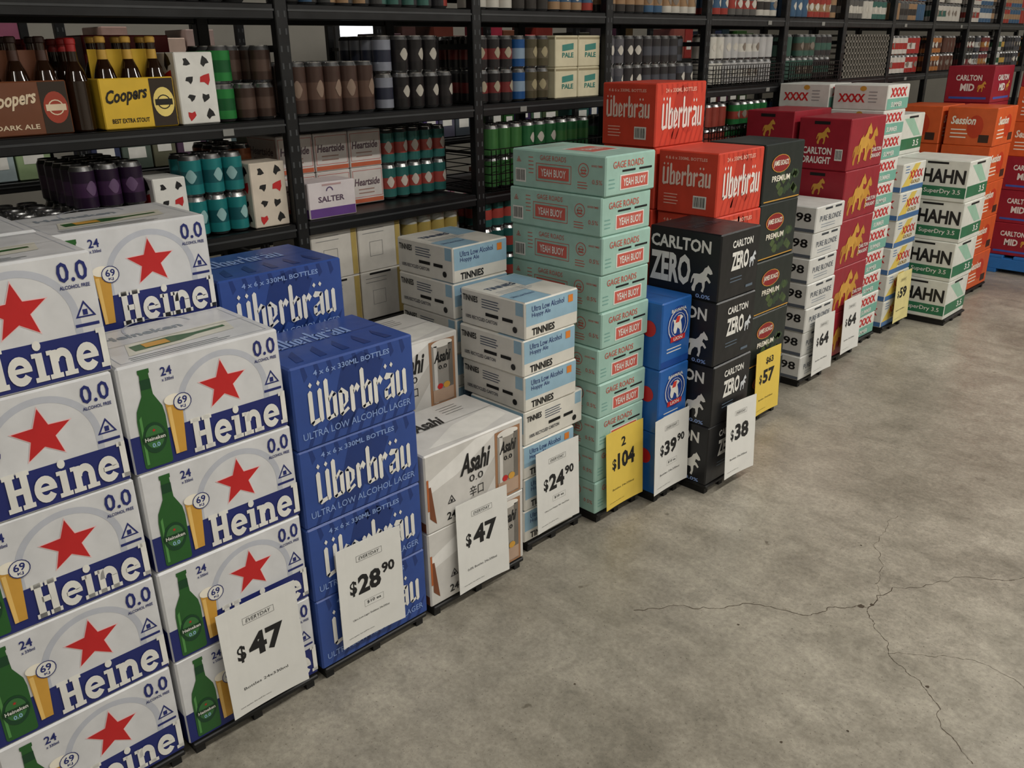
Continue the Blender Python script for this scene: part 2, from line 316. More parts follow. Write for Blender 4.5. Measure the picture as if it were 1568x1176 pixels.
def z_front(c):
    w,h=c.w,c.h
    c.text("CARLTON",w*.28,h*.76,w*.52,h*.11,WHITE,2,bold=.03); c.text("ZERO",w*.28,h*.42,w*.44,h*.28,WHITE,2,bold=.04); horse(c,w*.74,h*.40,w*.17,h*.24,M((200,205,210)),3)
    c.rect(w*.7,h*.1,w*.88,h*.14,M((90,105,120)),2); c.lines(w*.28,h*.3,w*.3,2,h*.05,h*.015,M((90,105,120)))
def z_side(c):
    w,h=c.w,c.h
    c.text("CARLTON",w*.03,h*.70,w*.84,h*.19,WHITE,2,bold=.03); c.text("ZERO",w*.03,h*.18,w*.58,h*.46,WHITE,2,bold=.04); horse(c,w*.62,h*.12,w*.3,h*.42,WHITE,3); c.text("0.0%",w*.7,h*.03,w*.2,h*.06,LBL,2)
def z_top(c): c.text("CARLTON ZERO",c.w*.14,c.h*.45,c.w*.7,c.h*.12,M((50,54,60)),2); c.lines(c.w*.1,c.h*.8,c.w*.6,3,c.h*.06,.002,M((56,60,66)))
carton("black_zero",.258,.30,.24,CZ,z_front,z_side,z_top,seam=M((45,45,48)))
JB=M((30,38,36),.40); JG=M((50,70,46)); JL=M((74,92,52))
def j_front(c):
    w,h=c.w,c.h
    rr=random.Random(4)
    for i in range(14):
        cx=w*rr.uniform(.35,.90); cy=h*rr.uniform(.12,.5); a=w*.07
        c.poly([(cx-a,cy),(cx,cy+a*1.1),(cx+a,cy+a*.2),(cx,cy-a*.8)],JG if i%2 else JL,0)
    c.ell(w*.40,h*.66,w*.24,h*.15,M((140,32,34)),2); c.arc(w*.40,h*.66,w*.22,w*.235,0,360,GOLD,3,sy=.5); c.text("JAMES BOAG'S",w*.21,h*.60,w*.38,h*.12,FOAM,4,bold=.02); c.text("PREMIUM",w*.2,h*.36,w*.46,h*.1,FOAM,3)
    c.rect(w*.04,h*.03,w*.96,h*.05,GOLD,2)
carton("dark_green",.31,.27,.238,JB,j_front,j_front,None,seam=M((60,60,60)))
def p_front(c):
    w,h=c.w,c.h
    c.text("PURE BLONDE",w*.14,h*.42,w*.74,h*.22,M((70,80,96)),2,bold=.0); c.rect(w*.3,h*.84,w*.55,h*.92,M((50,56,64)),1); c.rect(w*.65,h*.84,w*.88,h*.92,M((50,56,64)),1); c.lines(w*.2,h*.28,w*.5,2,h*.1,h*.03,M((140,150,160)))
def p_side(c):
    w,h=c.w,c.h; c.text("98",w*.74,h*.42,w*.2,h*.34,BLACK,2,bold=.02); c.text("98",w*.1,h*.45,w*.2,h*.34,BLACK,2,bold=.02); c.rect(w*.36,h*.3,w*.56,h*.85,M((176,186,198)),1); c.rect(.004,.004,w-.004,h*.16,M((90,96,106)),0)
carton("white_slim",.285,.39,.122,M((208,208,204),.40),p_front,p_side)
CDM=M((146,32,46),.40); CDL=M((170,40,54),.4)
def d_front(c):
    w,h=c.w,c.h
    horse(c,w*.12,h*.10,w*.32,h*.58,M((176,124,44)),1); horse(c,w*.46,h*.14,w*.34,h*.66,M((192,140,52)),2);horse(c,w*.26,h*.15,w*.36,h*.74,GOLD,3)
    c.text("CARLTON",w*.66,h*.30,w*.28,h*.08,WHITE,4,bold=.02); c.text("DRAUGHT",w*.66,h*.18,w*.28,h*.08,WHITE,4,bold=.02)
def d_side(c):
    w,h=c.w,c.h
    horse(c,w*.36,h*.5,w*.26,h*.34,GOLD,2); c.text("CARLTON",w*.12,h*.30,w*.56,h*.14,WHITE,2,bold=.03); c.text("DRAUGHT",w*.12,h*.12,w*.56,h*.14,WHITE,2,bold=.03); c.rect(w*.3,h*.88,w*.6,h*.94,DARK,1); c.barcode(w*.75,h*.2,w*.14,h*.22)
carton("maroon",.39,.268,.245,CDM,d_front,d_side,None,seam=CDL)
XT=M((116,172,156),.4); 
def x_front(c):
    w,h=c.w,c.h
    c.rect(.004,.004,w-.004,h*.46,XT,0); c.text("XXXX",w*.12,h*.52,w*.74,h*.36,RED,2,bold=.04); c.text("SUMMER",w*.2,h*.12,w*.5,h*.2,WHITE,2)
def x_side(c):
    w,h=c.w,c.h
    c.text("XXXX",w*.1,h*.3,w*.5,h*.34,RED,2,bold=.04); c.lines(w*.66,h*.7,w*.2,4,h*.13,h*.04,M((150,150,150))); c.ell(w*.55,h*.85,w*.06,h*.1,GOLD,1)
carton("white_teal",.262,.29,.1235,M((214,214,208),.4),x_front,x_side)
XGB=M((70,110,160),.4); YEL=M((216,190,90),.4)
def xg_front(c):
    w,h=c.w,c.h; c.rect(.004,.004,w-.004,h*.2,XGB,0); c.poly([(w*.02,h*.2),(w*.35,h*.2),(w*.75,h*.96),(w*.5,h*.96)],YEL,0); c.text("XXXX",w*.3,h*.45,w*.6,h*.28,RED,2,bold=.03); c.text("GOLD",w*.4,h*.26,w*.4,h*.13,M((150,120,40)),2,bold=.03); c.lines(w*.1,h*.88,w*.2,3,h*.1,h*.03,XGB)
carton("gold_can_case",.30,.29,.156,M((214,214,206),.4),xg_front,xg_front)
HG=M((44,112,78),.4)
def hn_front(c):
    w,h=c.w,c.h; c.rect(.004,h*.12,w-.004,h*.40,HG,0); c.poly([(w*.1,h*.9),(w*.5,h*.9),(w*.9,h*.44),(w*.6,h*.44)],M((150,190,168)),0); c.text("3.5",w*.6,h*.18,w*.25,h*.16,WHITE,2); c.rect(w*.3,h*.9,w*.7,h*.95,DARK,1)
def hn_side(c):
    w,h=c.w,c.h; c.rect(.004,h*.1,w-.004,h*.36,HG,0); c.text("HAHN",w*.36,h*.44,w*.60,h*.34,BLACK,2,bold=.035); c.text("SuperDry 3.5",w*.40,h*.16,w*.52,h*.14,WHITE,3,bold=.01); c.rect(w*.4,h*.9,w*.7,h*.95,DARK,1)
carton("white_green",.335,.395,.233,M((212,214,206),.4),hn_front,hn_side)
OR=M((208,92,44),.40)
def o_front(c):
    w,h=c.w,c.h; c.ell(w*.6,h*.5,w*.16,h*.3,M((190,60,30)),1); c.text("Session",w*.1,h*.55,w*.5,h*.22,FOAM,3,bold=.03,shear=.2); c.lines(w*.12,h*.4,w*.4,3,h*.1,h*.03,FOAM); c.rect(w*.7,h*.1,w*.9,h*.3,M((60,40,30)),2)
carton("orange",.39,.30,.235,OR,o_front,o_front,None,seam=M((180,70,30)))
def m_front(c):
    w,h=c.w,c.h; c.text("CARLTON",w*.2,h*.6,w*.55,h*.16,WHITE,3,bold=.03); c.text("MID",w*.32,h*.32,w*.3,h*.2,WHITE,3,bold=.04); c.rect(w*.1,h*.1,w*.9,h*.16,M((60,90,170)),1); horse(c,w*.68,h*.3,w*.18,h*.3,GOLD,2)
carton("crimson",.39,.30,.235,M((144,32,48),.42),m_front,m_front,None,seam=CDL)
# ------------------------------------------------------------------ stacks
def dolly(par,x0,x1,y0,y1):
    mb=MB(); pm=M((16,16,17),.5,name="black_plastic")
    mb.box(x0,x1,y0,y1,.026,.04,pm,.003)
    for yy in (y0+.02,(y0+y1)/2,y1-.02): mb.box(x0+.01,x1-.012,yy-.012,yy+.012,.0,.026,pm)
    mb.box(x0+.02,x0+.05,y0+.02,y1-.02,.004,.026,pm); mb.box(x1-.06,x1-.03,y0+.02,y1-.02,.004,.026,pm)
    mb.obj("base_tray",par)
def stack(name,kinds,xf,y0,n=None,z0=.04,jit=.004,sz=1.0,base=True,rot=1.2):
    par=bpy.data.objects.new(name,None); COL.objects.link(par)
    if isinstance(kinds,str): kinds=[kinds]*n
    z=z0; dmax=0; wmax=0
    for i,k in enumerate(kinds):
        me,w,d,h=KIND[k]
        o=bpy.data.objects.new("carton_%d"%(i+1),me); COL.objects.link(o); o.parent=par
        jx=random.uniform(-jit,0);jy=random.uniform(-jit,jit)*.5
        o.location=(xf+jx,y0+jy,z); o.scale=(1,1,sz); o.rotation_euler=(0,0,random.uniform(-1,1)*jit*rot)
        z+=h*sz+.0006; dmax=max(dmax,d); wmax=max(wmax,w)
    if base: dolly(par,xf-dmax,xf+.002,y0+.006,y0+wmax-.006)
    return par
S="white_bottle_carton_stack"
stack(S,"white_bottle",-1.69,.180,5,jit=.006)
stack(S,"white_bottle",-1.69,.553,4,jit=.006)
stack(S,"white_bottle",-1.985,.553,5,sz=.985)
stack(S,"white_bottle",-1.985,.180,5)
stack("blue_bottle_carton_stack","blue_bottle",-1.69,.928,4)
stack("blue_bottle_carton_stack","blue_bottle",-1.985,.928,5,sz=.945)
stack("silver_bottle_carton_stack","silver_bottle",-1.69,1.312,2)
stack("silver_bottle_carton_stack","silver_bottle",-1.985,1.312,3,sz=.95)
a_,b_="white_can_case","white_can_case_turned"
stack("white_can_case_stack",[a_,a_,a_,b_,a_,a_,a_],-1.735,1.762,jit=.010,rot=2.2)
stack("white_can_case_stack",[a_,a_,a_,a_,a_,a_,a_,a_],-2.055,1.762,jit=.008)
stack("pale_teal_can_case_stack","teal_can_case",-1.69,2.072,10,jit=.011,rot=1.0)
stack("bright_blue_carton_stack","bright_blue",-1.63,2.337,3,jit=.004)
stack("black_carton_stack","black_zero",-1.53,2.522,4,jit=.008)
stack("red_bottle_carton_stack","red_bottle",-1.74,2.797,5,jit=.012,rot=1.6)
stack("red_bottle_carton_stack","red_bottle",-2.03,2.797,6,jit=.012)
stack("dark_green_carton_stack","dark_green",-1.75,3.160,5,jit=.010)
stack("white_slim_case_stack","white_slim",-1.81,3.780,7,jit=.012)
stack("maroon_carton_stack","maroon",-1.85,4.115,5,jit=.012)
stack("maroon_carton_stack","maroon",-2.14,4.115,5,jit=.01,sz=1.02)
stack("white_teal_can_case_stack","white_teal",-1.88,4.55,11,jit=.012)
stack("white_teal_can_case_stack","white_teal",-2.19,4.55,11,jit=.008)
stack("gold_can_case_stack","gold_can_case",-1.87,4.90,6,jit=.012)
stack("gold_can_case_stack","gold_can_case",-2.18,4.90,7,jit=.01)
stack("white_green_carton_stack","white_green",-1.66,5.30,4,jit=.012)
stack("white_green_carton_stack","white_green",-2.08,5.30,5,jit=.012)
stack("orange_carton_stack","orange",-1.80,6.05,5,jit=.012)
stack("orange_carton_stack","orange",-2.13,6.05,5,jit=.01)
stack("crimson_carton_stack",["orange","orange","crimson","orange","crimson","crimson"],-2.0,6.50)
pm=M((40,110,180),.5,name="blue_pallet_paint"); mb=MB()
for i in range(6): mb.box(-1.98+i*.2,-1.98+i*.2+.13,6.92,7.95,.11,.13,pm,.003)
for y in (6.92,7.39,7.85): mb.box(-1.98,-.85,y,y+.1,.03,.11,pm,.003)
for x in (-1.98,-1.47,-.95): mb.box(x,x+.1,6.92,7.95,.0,.03,pm,.003)
mb.obj("blue_pallet")
for x in(-1.66,-1.35,-1.04):
    stack("crimson_carton_stack",["crimson","crimson","crimson","orange","orange","crimson"],x,6.95,z0=.131,base=False,jit=.005)
stack("crimson_carton_stack",["crimson","crimson","orange","orange","orange","crimson"],-1.35,7.38,z0=.131,base=False,jit=.005)
# ------------------------------------------------------------------ price signs
PAPER=M((220,220,216),.5,noise=.02); YP=M((228,198,86),.5,noise=.02); TXT=M((26,26,28),.6)
def sign(x,y,z,price,small=None,pm=PAPER,head="EVERYDAY",lean=.02,rot=0.0,desc="Bottles 24x330ml",big=None):
    w,h=.21,.297; mb=MB()
    n=8; vs=[]
    for i in range(n+1):
        yy=w*i/n; vs+= [(0,yy,0),(0,yy,h),(-.0014,yy,0),(-.0014,yy,h)]
    fs=[]
    for i in range(n):
        a=4*i; fs+=[(a,a+4,a+5,a+1),(a+2,a+3,a+7,a+6),(a,a+2,a+6,a+4),(a+1,a+5,a+7,a+3)]
    fs+=[(0,1,3,2),(4*n,4*n+2,4*n+3,4*n+1)]
    mb.add(vs,fs,pm)
    c=Cv(mb,(0,0,0),(0,1,0),(0,0,1),w,h)
    if big: c.text(big,w*.42,h*.76,w*(.12 if len(big)==1 else .3),h*.12,TXT,1,bold=.03)
    else: c.frame(w*.3,h*.81,w*.70,h*.87,.0007,TXT,1); c.text(head,w*.34,h*.822,w*.32,h*.033,TXT,1,bold=.0,shear=.2)
    c.text("$",w*.17,h*.48,w*.11,h*.16,TXT,1,bold=.03)
    if small:
        c.text(price,w*.30,h*.47,w*.36,h*.20,TXT,1,bold=.04); c.text(small,w*.68,h*.58,w*.2,h*.11,TXT,1,bold=.035)
    else: c.text(price,w*.32,h*.47,w*.46,h*.22,TXT,1,bold=.04)
    if small: c.text("$10 ea",w*.42,h*.34,w*.22,h*.035,TXT,1,bold=.01); c.frame(w*.38,h*.32,w*.68,h*.39,.0005,TXT,1)
    c.text(desc,w*.18,h*.22,w*.58,h*.026,TXT,1,bold=.0); c.text("Limit applies. See staff for more",w*.1,h*.06,w*.4,h*.015,TXT,1,bold=0)
    for i,v in enumerate(mb.v):
        mb.v[i]=(v[0]+.010*((v[1]/w-.5)**2)*2*(1-v[2]/h*.3),v[1],v[2])
    o=mb.obj("price_sign",None,(x,y,z)); o.rotation_euler=(rot,-lean,0); return o
sign(-1.658,.655,.075,"47",lean=.05)
sign(-1.672,.985,.09,"28","90",lean=.03,rot=-.03,desc="Ultra Low Lager Stubbies 24x330ml")
sign(-1.668,1.40,.055,"47",lean=.05,rot=-.03,desc="0.0% Bottles 24x330ml")
sign(-1.712,1.79,.075,"24","90",lean=.03,desc="Ultra Low Hoppy Ale 16x375ml")
sign(-1.672,2.105,.05,"104",pm=YP,big="2",lean=.04)
sign(-1.612,2.305,.055,"39","90",lean=.03)
sign(-1.490,2.585,.06,"38",lean=.08,rot=-.06)
sign(-1.72,3.19,.055,"57",pm=YP,big="$63",lean=.04)
sign(-1.78,3.84,.055,"64",lean=.04)
sign(-1.82,4.24,.055,"64",lean=.04)
sign(-1.845,4.97,.055,"59",pm=M((226,214,150),.5),lean=.04)
# ------------------------------------------------------------------ rack
STEEL=M((20,21,23),.42,.3,name="black_powder_steel"); SLOT=M((60,62,64),.7)
XF=-2.50; XB=-3.06
posts=[-.35,.55,1.49,2.30,3.07,3.83,4.59,5.29,5.98,6.66,7.34,8.05,8.8,9.55,10.3]
levels=[.17,.665,1.065,1.40,1.735,2.25]
def rack(name,XF,XB,posts,levels):
    par=bpy.data.objects.new(name,None); COL.objects.link(par)
    mb=MB()
    for y in posts:
        for x0 in (XF-.035,XB):
            mb.box(x0,x0+.035,y-.022,y+.022,0,2.5,STEEL,.003)
            mb.box(x0-.006,x0+.041,y-.03,y+.03,0,.006,STEEL)
        for k in range(48):
            z=.1+k*.05
            for dy in(-.011,.011): mb.box(XF-.001,XF+.0006,y+dy-.003,y+dy+.003,z,z+.018,SLOT)
        for z in (.3,.9,1.6,2.3): mb.box(XB,XF-.03,y-.008,y+.008,z,z+.02,STEEL)
    mb.obj("upright_frames",par)
    mb=MB()
    for a,b in zip(posts[:-1],posts[1:]):
        for z in levels:
            mb.box(XF-.028,XF-.003,a+.024,b-.024,z-.042,z+.003,STEEL,.003); mb.box(XB+.003,XB+.028,a+.024,b-.024,z-.042,z,STEEL,.003)
            mb.box(XB+.02,XF-.02,a+.024,b-.024,z-.008,z-.001,STEEL)
            mb.box(XF-.006,XF-.001,a+.024,b-.024,z-.018,z-.012,M((52,54,56),.5))
    mb.obj("shelf_decks",par); return par
R1=rack("steel_shelving_rack",XF,XB,posts,levels)
rack("steel_shelving_rack",-4.45,-5.0,[-.35,.6,1.5,2.4,3.3,4.2,5.1,6.0,6.9,7.8,8.7],[.17,.6,1.05,1.5,1.95])
mb=MB()
for a,b in zip(posts[:-1],posts[1:]):
    for z in (1.40,1.735):
        n=random.randint(0,1)
        for i in range(n):
            y=a+.08+(b-a-.2)*random.random(); mb.box(XF-.003,XF+.0005,y,y+.035,z-.034,z-.014,M((130,130,126)))
mb.obj("price_tickets",R1)
# ------------------------------------------------------------------ shelf products
ALU=M((160,160,160),.25,.9)
def cans(name,y0,z,cols,deep,tiers,body,band=None,x=XF-.035,r=.033,h=.122,parent=None,dot=None):
    mb=MB(); bd=M(body,.3,.25,0.03); bn=M(band,.32,.2,0.03) if band else bd
    prof=[(r*.8,0),(r,.008),(r,h*.3),(r,h*.62),(r,h-.014),(r*.83,h-.003),(r*.83,h),(r*.77,h-.004)]
    ms=[ALU,bd,bn,bd,ALU,ALU,ALU,ALU]
    rj=random.Random(int(y0*1000)+int(z*100))
    for t in range(tiers):
        for i in range(cols):
            for j in range(deep):
                if t==tiers-1 and tiers>1 and j==0 and rj.random()<.07: continue
                mb.lathe(x-r-j*2*r*1.01,y0+r+i*2*r*1.015+rj.uniform(-.0005,.0005),z+t*(h+.001),prof,ms,18)
                if dot and j==0:
                    cx,cy,cz=x-r,y0+r+i*2*r*1.015,z+t*(h+.001)+h*.5; n=8; vs=[];tt=rj.uniform(-.5,.5)
                    for q in range(n+1):
                        an=tt-.5+q/n; hh=h*.16*math.sin(math.pi*q/n)+.001
                        vs.append((cx+(r+.0009)*math.cos(an),cy+(r+.0009)*math.sin(an),cz-hh)); vs.append((cx+(r+.0009)*math.cos(an),cy+(r+.0009)*math.sin(an),cz+hh))
                    mb.add(vs,[(2*q,2*q+2,2*q+3,2*q+1) for q in range(n)],M(dot,.35))
    return mb.obj(name,parent)
def packs(name,y0,z,w,d,h,ny,nz,body,art,x=XF-.03,nd=1,gap=.004):
    mb=MB()
    for k in range(nd):
        for j in range(nz):
            for i in range(ny):
                xo=x-k*(d+.004); yo=y0+i*(w+gap); zo=z+j*(h+.001)
                mb.box(xo-d,xo,yo,yo+w,zo,zo+h,body,.003)
                if k==0 : art(Cv(mb,(xo,yo,zo),(0,1,0),(0,0,1),w,h))
                if k==0 : art(Cv(mb,(xo-d,yo,zo),(1,0,0),(0,0,1),d,h))
    return mb.obj(name)
GLASS=M((34,18,8),.08,0,0,.8,name="brown_glass")
BPROF=[(.028,0),(.030,.004),(.030,.13),(.024,.155),(.014,.18),(.013,.205),(.013,.222),(.0145,.224),(.0145,.236),(.011,.239)]
def bottlepack(name,y0,z,body,txt,tc,badge,cap,neck,ny=1,x=XF-.035):
    mb=MB(); w,d,h=.21,.135,.135
    for i in range(ny):
        yo=y0+i*(w+.01)
        mb.box(x-d,x,yo,yo+w,z,z+h,M(body,.45),.003)
        mb.box(x-d/2-.002,x-d/2+.002,yo+.01,yo+w-.01,z+h,z+.21,M(body,.45))
        c=Cv(mb,(x,yo,z),(0,1,0),(0,0,1),w,h); W,H=w,h
        tm=M(tc)
        c.text(txt[0],W*.06,H*.42,W*.56,H*.34,tm,2,bold=.03,shear=.3,rise=.12); c.text(txt[1],W*.1,H*.12,W*.5,H*.09,tm,2)
        c.rect(W*.66,.003,W-.003,H-.003,GLASS,1); c.ell(W*.83,H*.5,W*.145,H*.3,M(badge),2); c.arc(W*.83,H*.5,.017,.02,0,360,tm,3); c.rect(W*.71,H*.44,W*.95,H*.56,tm,4)
        for a in range(3):
            for b in range(2):
                mb.lathe(x-.034-b*.067,yo+.036+a*.069,z+.004,BPROF,[GLASS]*4+[M(neck),GLASS]+[M(cap,.3,.3)]*4,14)
    return mb.obj(name)
A=1.404; L=1.069; T=1.739; B=.669
bottlepack("beer_bottle_six_pack",.632,A,(112,64,38),("Coopers","DARK ALE"),(225,205,175),(160,60,40),(40,25,20),(60,34,24))
bottlepack("beer_bottle_six_pack",.925,A,(222,182,52),("Coopers","BEST EXTRA STOUT"),(20,16,10),(236,212,120),(190,150,70),(190,150,60))
def bott(name,y0,cols,deep,z,x=XF-.04,cap=(150,30,30)):
    mb=MB()
    for a in range(cols):
        for b in range(deep):
            mb.lathe(x-.034-b*.064,y0+.034+a*.064,z,BPROF,[GLASS]*5+[M(cap,.4)]*5,12)
    return mb.obj(name)
bott("loose_beer_bottles",.60,5,4,A,x=XF-.20)
bott("loose_beer_bottles",.850,1,2,A,x=XF-.04)
def cards(c):
    w,h=c.w,c.h; rj=random.Random(9)
    for i in range(2):
        for j in range(4):
            cx,cy=w*(.27+.46*i+rj.uniform(-.06,.06)),h*(.13+.245*j); s=w*rj.uniform(.10,.16); t=rj.uniform(0,6)
            k=RED if (i*3+j)%5==0 else BLACK
            c.poly([(cx+s*a*math.cos(t+b),cy+s*a*math.sin(t+b)) for a,b in ((1,0),(.45,.7),(1,1.6),(.8,2.6),(1.2,3.6),(.7,4.6),(.9,5.4))],k,1)
packs("playing_card_print_can_pack",1.145,A,.118,.20,.20,1,1,WHITE,cards)
def blank(c): c.R(.2,.3,.8,.7,M((150,30,34)),1)
packs("red_carton_pack",.99,A,.26,.2,.25,1,1,M((150,34,36)),blank,x=XF-.28)
cans("green_beer_cans",1.268,A,1,3,2,(40,124,60),(20,84,44),h=.108)
cans("dark_beer_cans",1.338,A,2,4,2,(62,46,40),(84,66,58),h=.108)
cans("blue_beer_cans",.60,L,3,5,1,(24,38,70),(54,78,120))
cans("purple_beer_cans",.815,L,3,5,2,(40,24,48),(66,40,74),dot=(100,76,108))
packs("playing_card_print_can_pack",1.025,L,.100,.2,.19,1,1,WHITE,cards)
cans("teal_beer_cans",1.130,L,3,2,2,(34,124,126),(26,88,94),dot=(140,178,178))
packs("playing_card_print_can_pack",1.336,L,.125,.13,.205,1,1,M((210,198,182)),cards)
cans("orange_beer_cans",1.31,L,2,3,2,(140,80,46),(170,96,46),x=XF-.18,h=.125)
cans("brown_tall_beer_cans",1.525,A,5,4,1,(70,52,46),(92,70,60),h=.165,dot=(130,110,96))
cans("silver_beer_cans",1.875,A,1,4,2,(130,134,146),(40,44,60))
cans("black_beer_cans",1.950,A,4,3,2,(26,24,26),(34,30,32),dot=(170,165,155))
def hs(c):
    w,h=c.w,c.h; c.text("Heartside",w*.08,h*.5,w*.8,h*.2,M((90,70,80)),2,shear=.2); c.rect(.004,.004,w-.004,h*.14,M((180,90,60)),1); c.frame(w*.04,h*.18,w*.96,h*.92,.0015,M((180,80,70)),1); c.lines(w*.2,h*.38,w*.5,2,h*.1,h*.03,M((150,120,110)))
packs("white_red_can_pack",1.520,L,.142,.2,.132,3,2,M((196,190,186)),hs,x=XF-.17)
def salt(c):
    w,h=c.w,c.h; c.rect(.004,.004,w-.004,h*.28,M((96,60,130)),1); c.text("SALTER",w*.2,h*.45,w*.55,h*.16,M((90,70,90)),2); c.arc(w*.45,h*.75,.010,.014,0,180,M((90,70,110)),2); c.rect(w*.3,h*.9,w*.7,h*.95,M((180,150,150)),1)
packs("white_purple_can_pack",1.535,L,.19,.12,.12,1,1,M((212,204,206)),salt,x=XF-.025)
cans("teal_red_beer_cans",1.968,L,5,4,2,(48,104,100),(160,72,64),x=XF-.17,r=.031,h=.128,dot=(190,180,170))
def wh(c):
    w,h=c.w,c.h; c.rect(w*.86,.004,w-.004,h-.004,M((176,154,90)),1); c.frame(w*.25,h*.3,w*.55,h*.6,.0015,M((130,130,130)),1); c.lines(w*.1,h*.85,w*.5,2,h*.08,.002,M((130,130,130))); c.rect(w*.2,h*.93,w*.7,h*.97,DARK,1)
packs("white_wine_can_pack",1.53,B,.19,.26,.18,2,2,M((204,200,192),.26),wh)
cans("white_beer_cans",1.95,B,5,4,3,(190,190,182),(170,150,84))
cans("pale_beer_cans",.6,B,12,3,2,(150,140,130),(80,70,54))
cans("black_beer_cans",2.335,A,3,4,2,(34,32,34),(110,40,40),dot=(150,140,120))
cans("blue_beer_cans",2.54,A,1,4,2,(24,74,130),(130,150,170))
cans("olive_beer_cans",2.61,A,2,4,2,(78,72,54),(98,90,74),dot=(150,140,110))
def pal(c): c.text("PALE",c.w*.3,c.h*.3,c.w*.5,c.h*.16,M((40,120,110)),2); c.poly([(c.w*.3,c.h*.5),(c.w*.8,c.h*.56),(c.w*.8,c.h*.76),(c.w*.3,c.h*.7)],M((60,130,120)),1); c.rect(.004,c.h*.88,c.w-.004,c.h*.95,M((150,140,110)),1)
packs("cream_can_pack",2.76,A,.14,.2,.122,2,2,M((208,200,170)),pal)
cans("teal_red_beer_cans",2.34,B,9,3,3,(48,104,100),(170,72,64))
pal3=[(70,70,76),(56,52,50),(190,190,185),(150,56,48),(60,84,116),(160,110,56),(44,84,60),(110,50,50),(180,146,70),(36,36,40)]
def fill(a,b,z,tiers,seed,colors,h=.122,parent=None,x=XF-.035):
    r=random.Random(seed); y=a+.035
    while y<b-.10:
        n=r.choice([2,3,4]); n=min(n,int((b-.03-y)/.0672))
        if n<1: break
        c=r.choice(colors); c2=r.choice(colors)
        cans("beer_cans",y,z,n,2,tiers,c,c2,h=h,parent=parent,x=x,dot=r.choice([None,(190,186,176),(120,110,100)])); y+=n*.0672+.004
fill(3.07,3.83,A,2,1,[(74,76,84),(52,50,52),(90,90,96)])
fill(5.98,6.66,A,2,4,[(160,50,46),(200,196,190),(150,60,50)])
fill(6.66,7.34,A,2,5,[(60,110,104),(170,110,60),(90,60,50)])
fill(7.34,8.05,A,2,6,pal3); fill(8.05,8.8,A,2,7,pal3); fill(8.8,9.55,A,2,8,pal3)
fill(3.07,3.83,L,2,10,pal3); fill(4.59,5.29,L,2,12,pal3); fill(5.29,5.98,L,2,13,pal3)
for i in range(2,12): fill(posts[i],posts[i+1],T,2 if i>2 else 1,20+i,[(150,56,48),(190,186,178),(150,120,90),(60,90,120),(190,186,178),(60,100,92),(50,46,44),(90,88,86)])
fill(.55,1.49,T,2,40,[(90,30,26),(30,30,34)]); fill(1.49,2.30,T,2,41,[(40,40,44),(60,60,60)])
for i in range(0,9): fill(posts[i+1],posts[i+2],.175,2,60+i,pal3)
WIRE=M((14,14,15),.4,.4)
def basket(y0,y1,z,h,colors,seed,tiers=1,x0=XF-.30,x1=XF+.015,name="wire_basket"):
    mb=MB(); t=.0018
    for k in range(6):
        zz=z+.003+h*k/5; mb.box(x1-t,x1+t,y0,y1,zz-t,zz+t,WIRE); mb.box(x0-t,x0+t,y0,y1,zz-t,zz+t,WIRE); mb.box(x0,x1,y0-t,y0+t,zz-t,zz+t,WIRE); mb.box(x0,x1,y1-t,y1+t,zz-t,zz+t,WIRE)
    n=int((y1-y0)/.025)
    for i in range(n+1):
        y=y0+(y1-y0)*i/n; mb.box(x1-t,x1+t,y-t*.7,y+t*.7,z,z+h,WIRE)
    for i in range(10):
        x=x0+(x1-x0)*i/9; mb.box(x-t,x+t,y0,y1,z,z+2*t,WIRE)
    o=mb.obj(name)
    fill(y0-.01,y1+.01,z+.005,tiers,seed,colors,parent=o,x=XF-.02)
basket(2.345,3.03,L+.002,.16,[(40,100,60),(170,180,170),(60,110,60)],71,2)
basket(3.87,4.55,A+.002,.10,[(200,198,190),(200,140,80),(180,180,180)],2,2); basket(4.63,5.25,A+.002,.10,[(54,50,52),(80,70,60),(60,90,80)],3,2); basket(3.87,4.55,L+.002,.14,[(40,110,60),(140,60,50)],9,2)
mb=MB(); CR=M((104,100,92),.6,name="grey_crate_plastic"); y0,y1,x1,x0=5.325,5.945,XF-.004,XF-.35
for z in [A+.003+.0337*i for i in range(8)]:
    mb.box(x1-.008,x1,y0,y1,z,z+.012,CR); mb.box(x0,x1,y0,y0+.008,z,z+.012,CR)
for i in range(16):
    y=y0+(y1-y0-.012)*i/15; mb.box(x1-.008,x1,y,y+.012,A+.003,A+.25,CR)
mb.box(x1-.014,x1-.009,y0,y1,A+.003,A+.245,M((84,80,74),.7)); mb.box(x0,x1,y0,y1,A+.001,A+.003,CR)
mb.obj("plastic_crate")
for i in range(9):
    for z in (.174,.604,1.054,1.504,1.954):
        if z==1.504 and i in (3,0): continue
        r=random.Random(i*7+int(z*10)); c=r.choice([(60,40,30),(120,110,100),(40,60,50),(130,56,50),(170,165,155),(70,80,110)])
        mb=MB(); y=-.3+i*.9+.05; y=max(y,(.6+.9*(i-1) if i else -.35)+.04)
        while y<.6+i*.9-.21:
            hh=r.uniform(.16,.28); ww=r.uniform(.1,.17); cc=M(tuple(max(0,min(255,v+r.randint(-30,30))) for v in c))
            mb.box(-4.75,-4.50,y,y+ww,z,z+hh,cc,.004); Cv(mb,(-4.50,y,z),(0,1,0),(0,0,1),ww,hh).R(.2,.3,.8,.6,WHITE,1); y+=ww+.01
        if mb.v: mb.obj("boxed_stock_row")
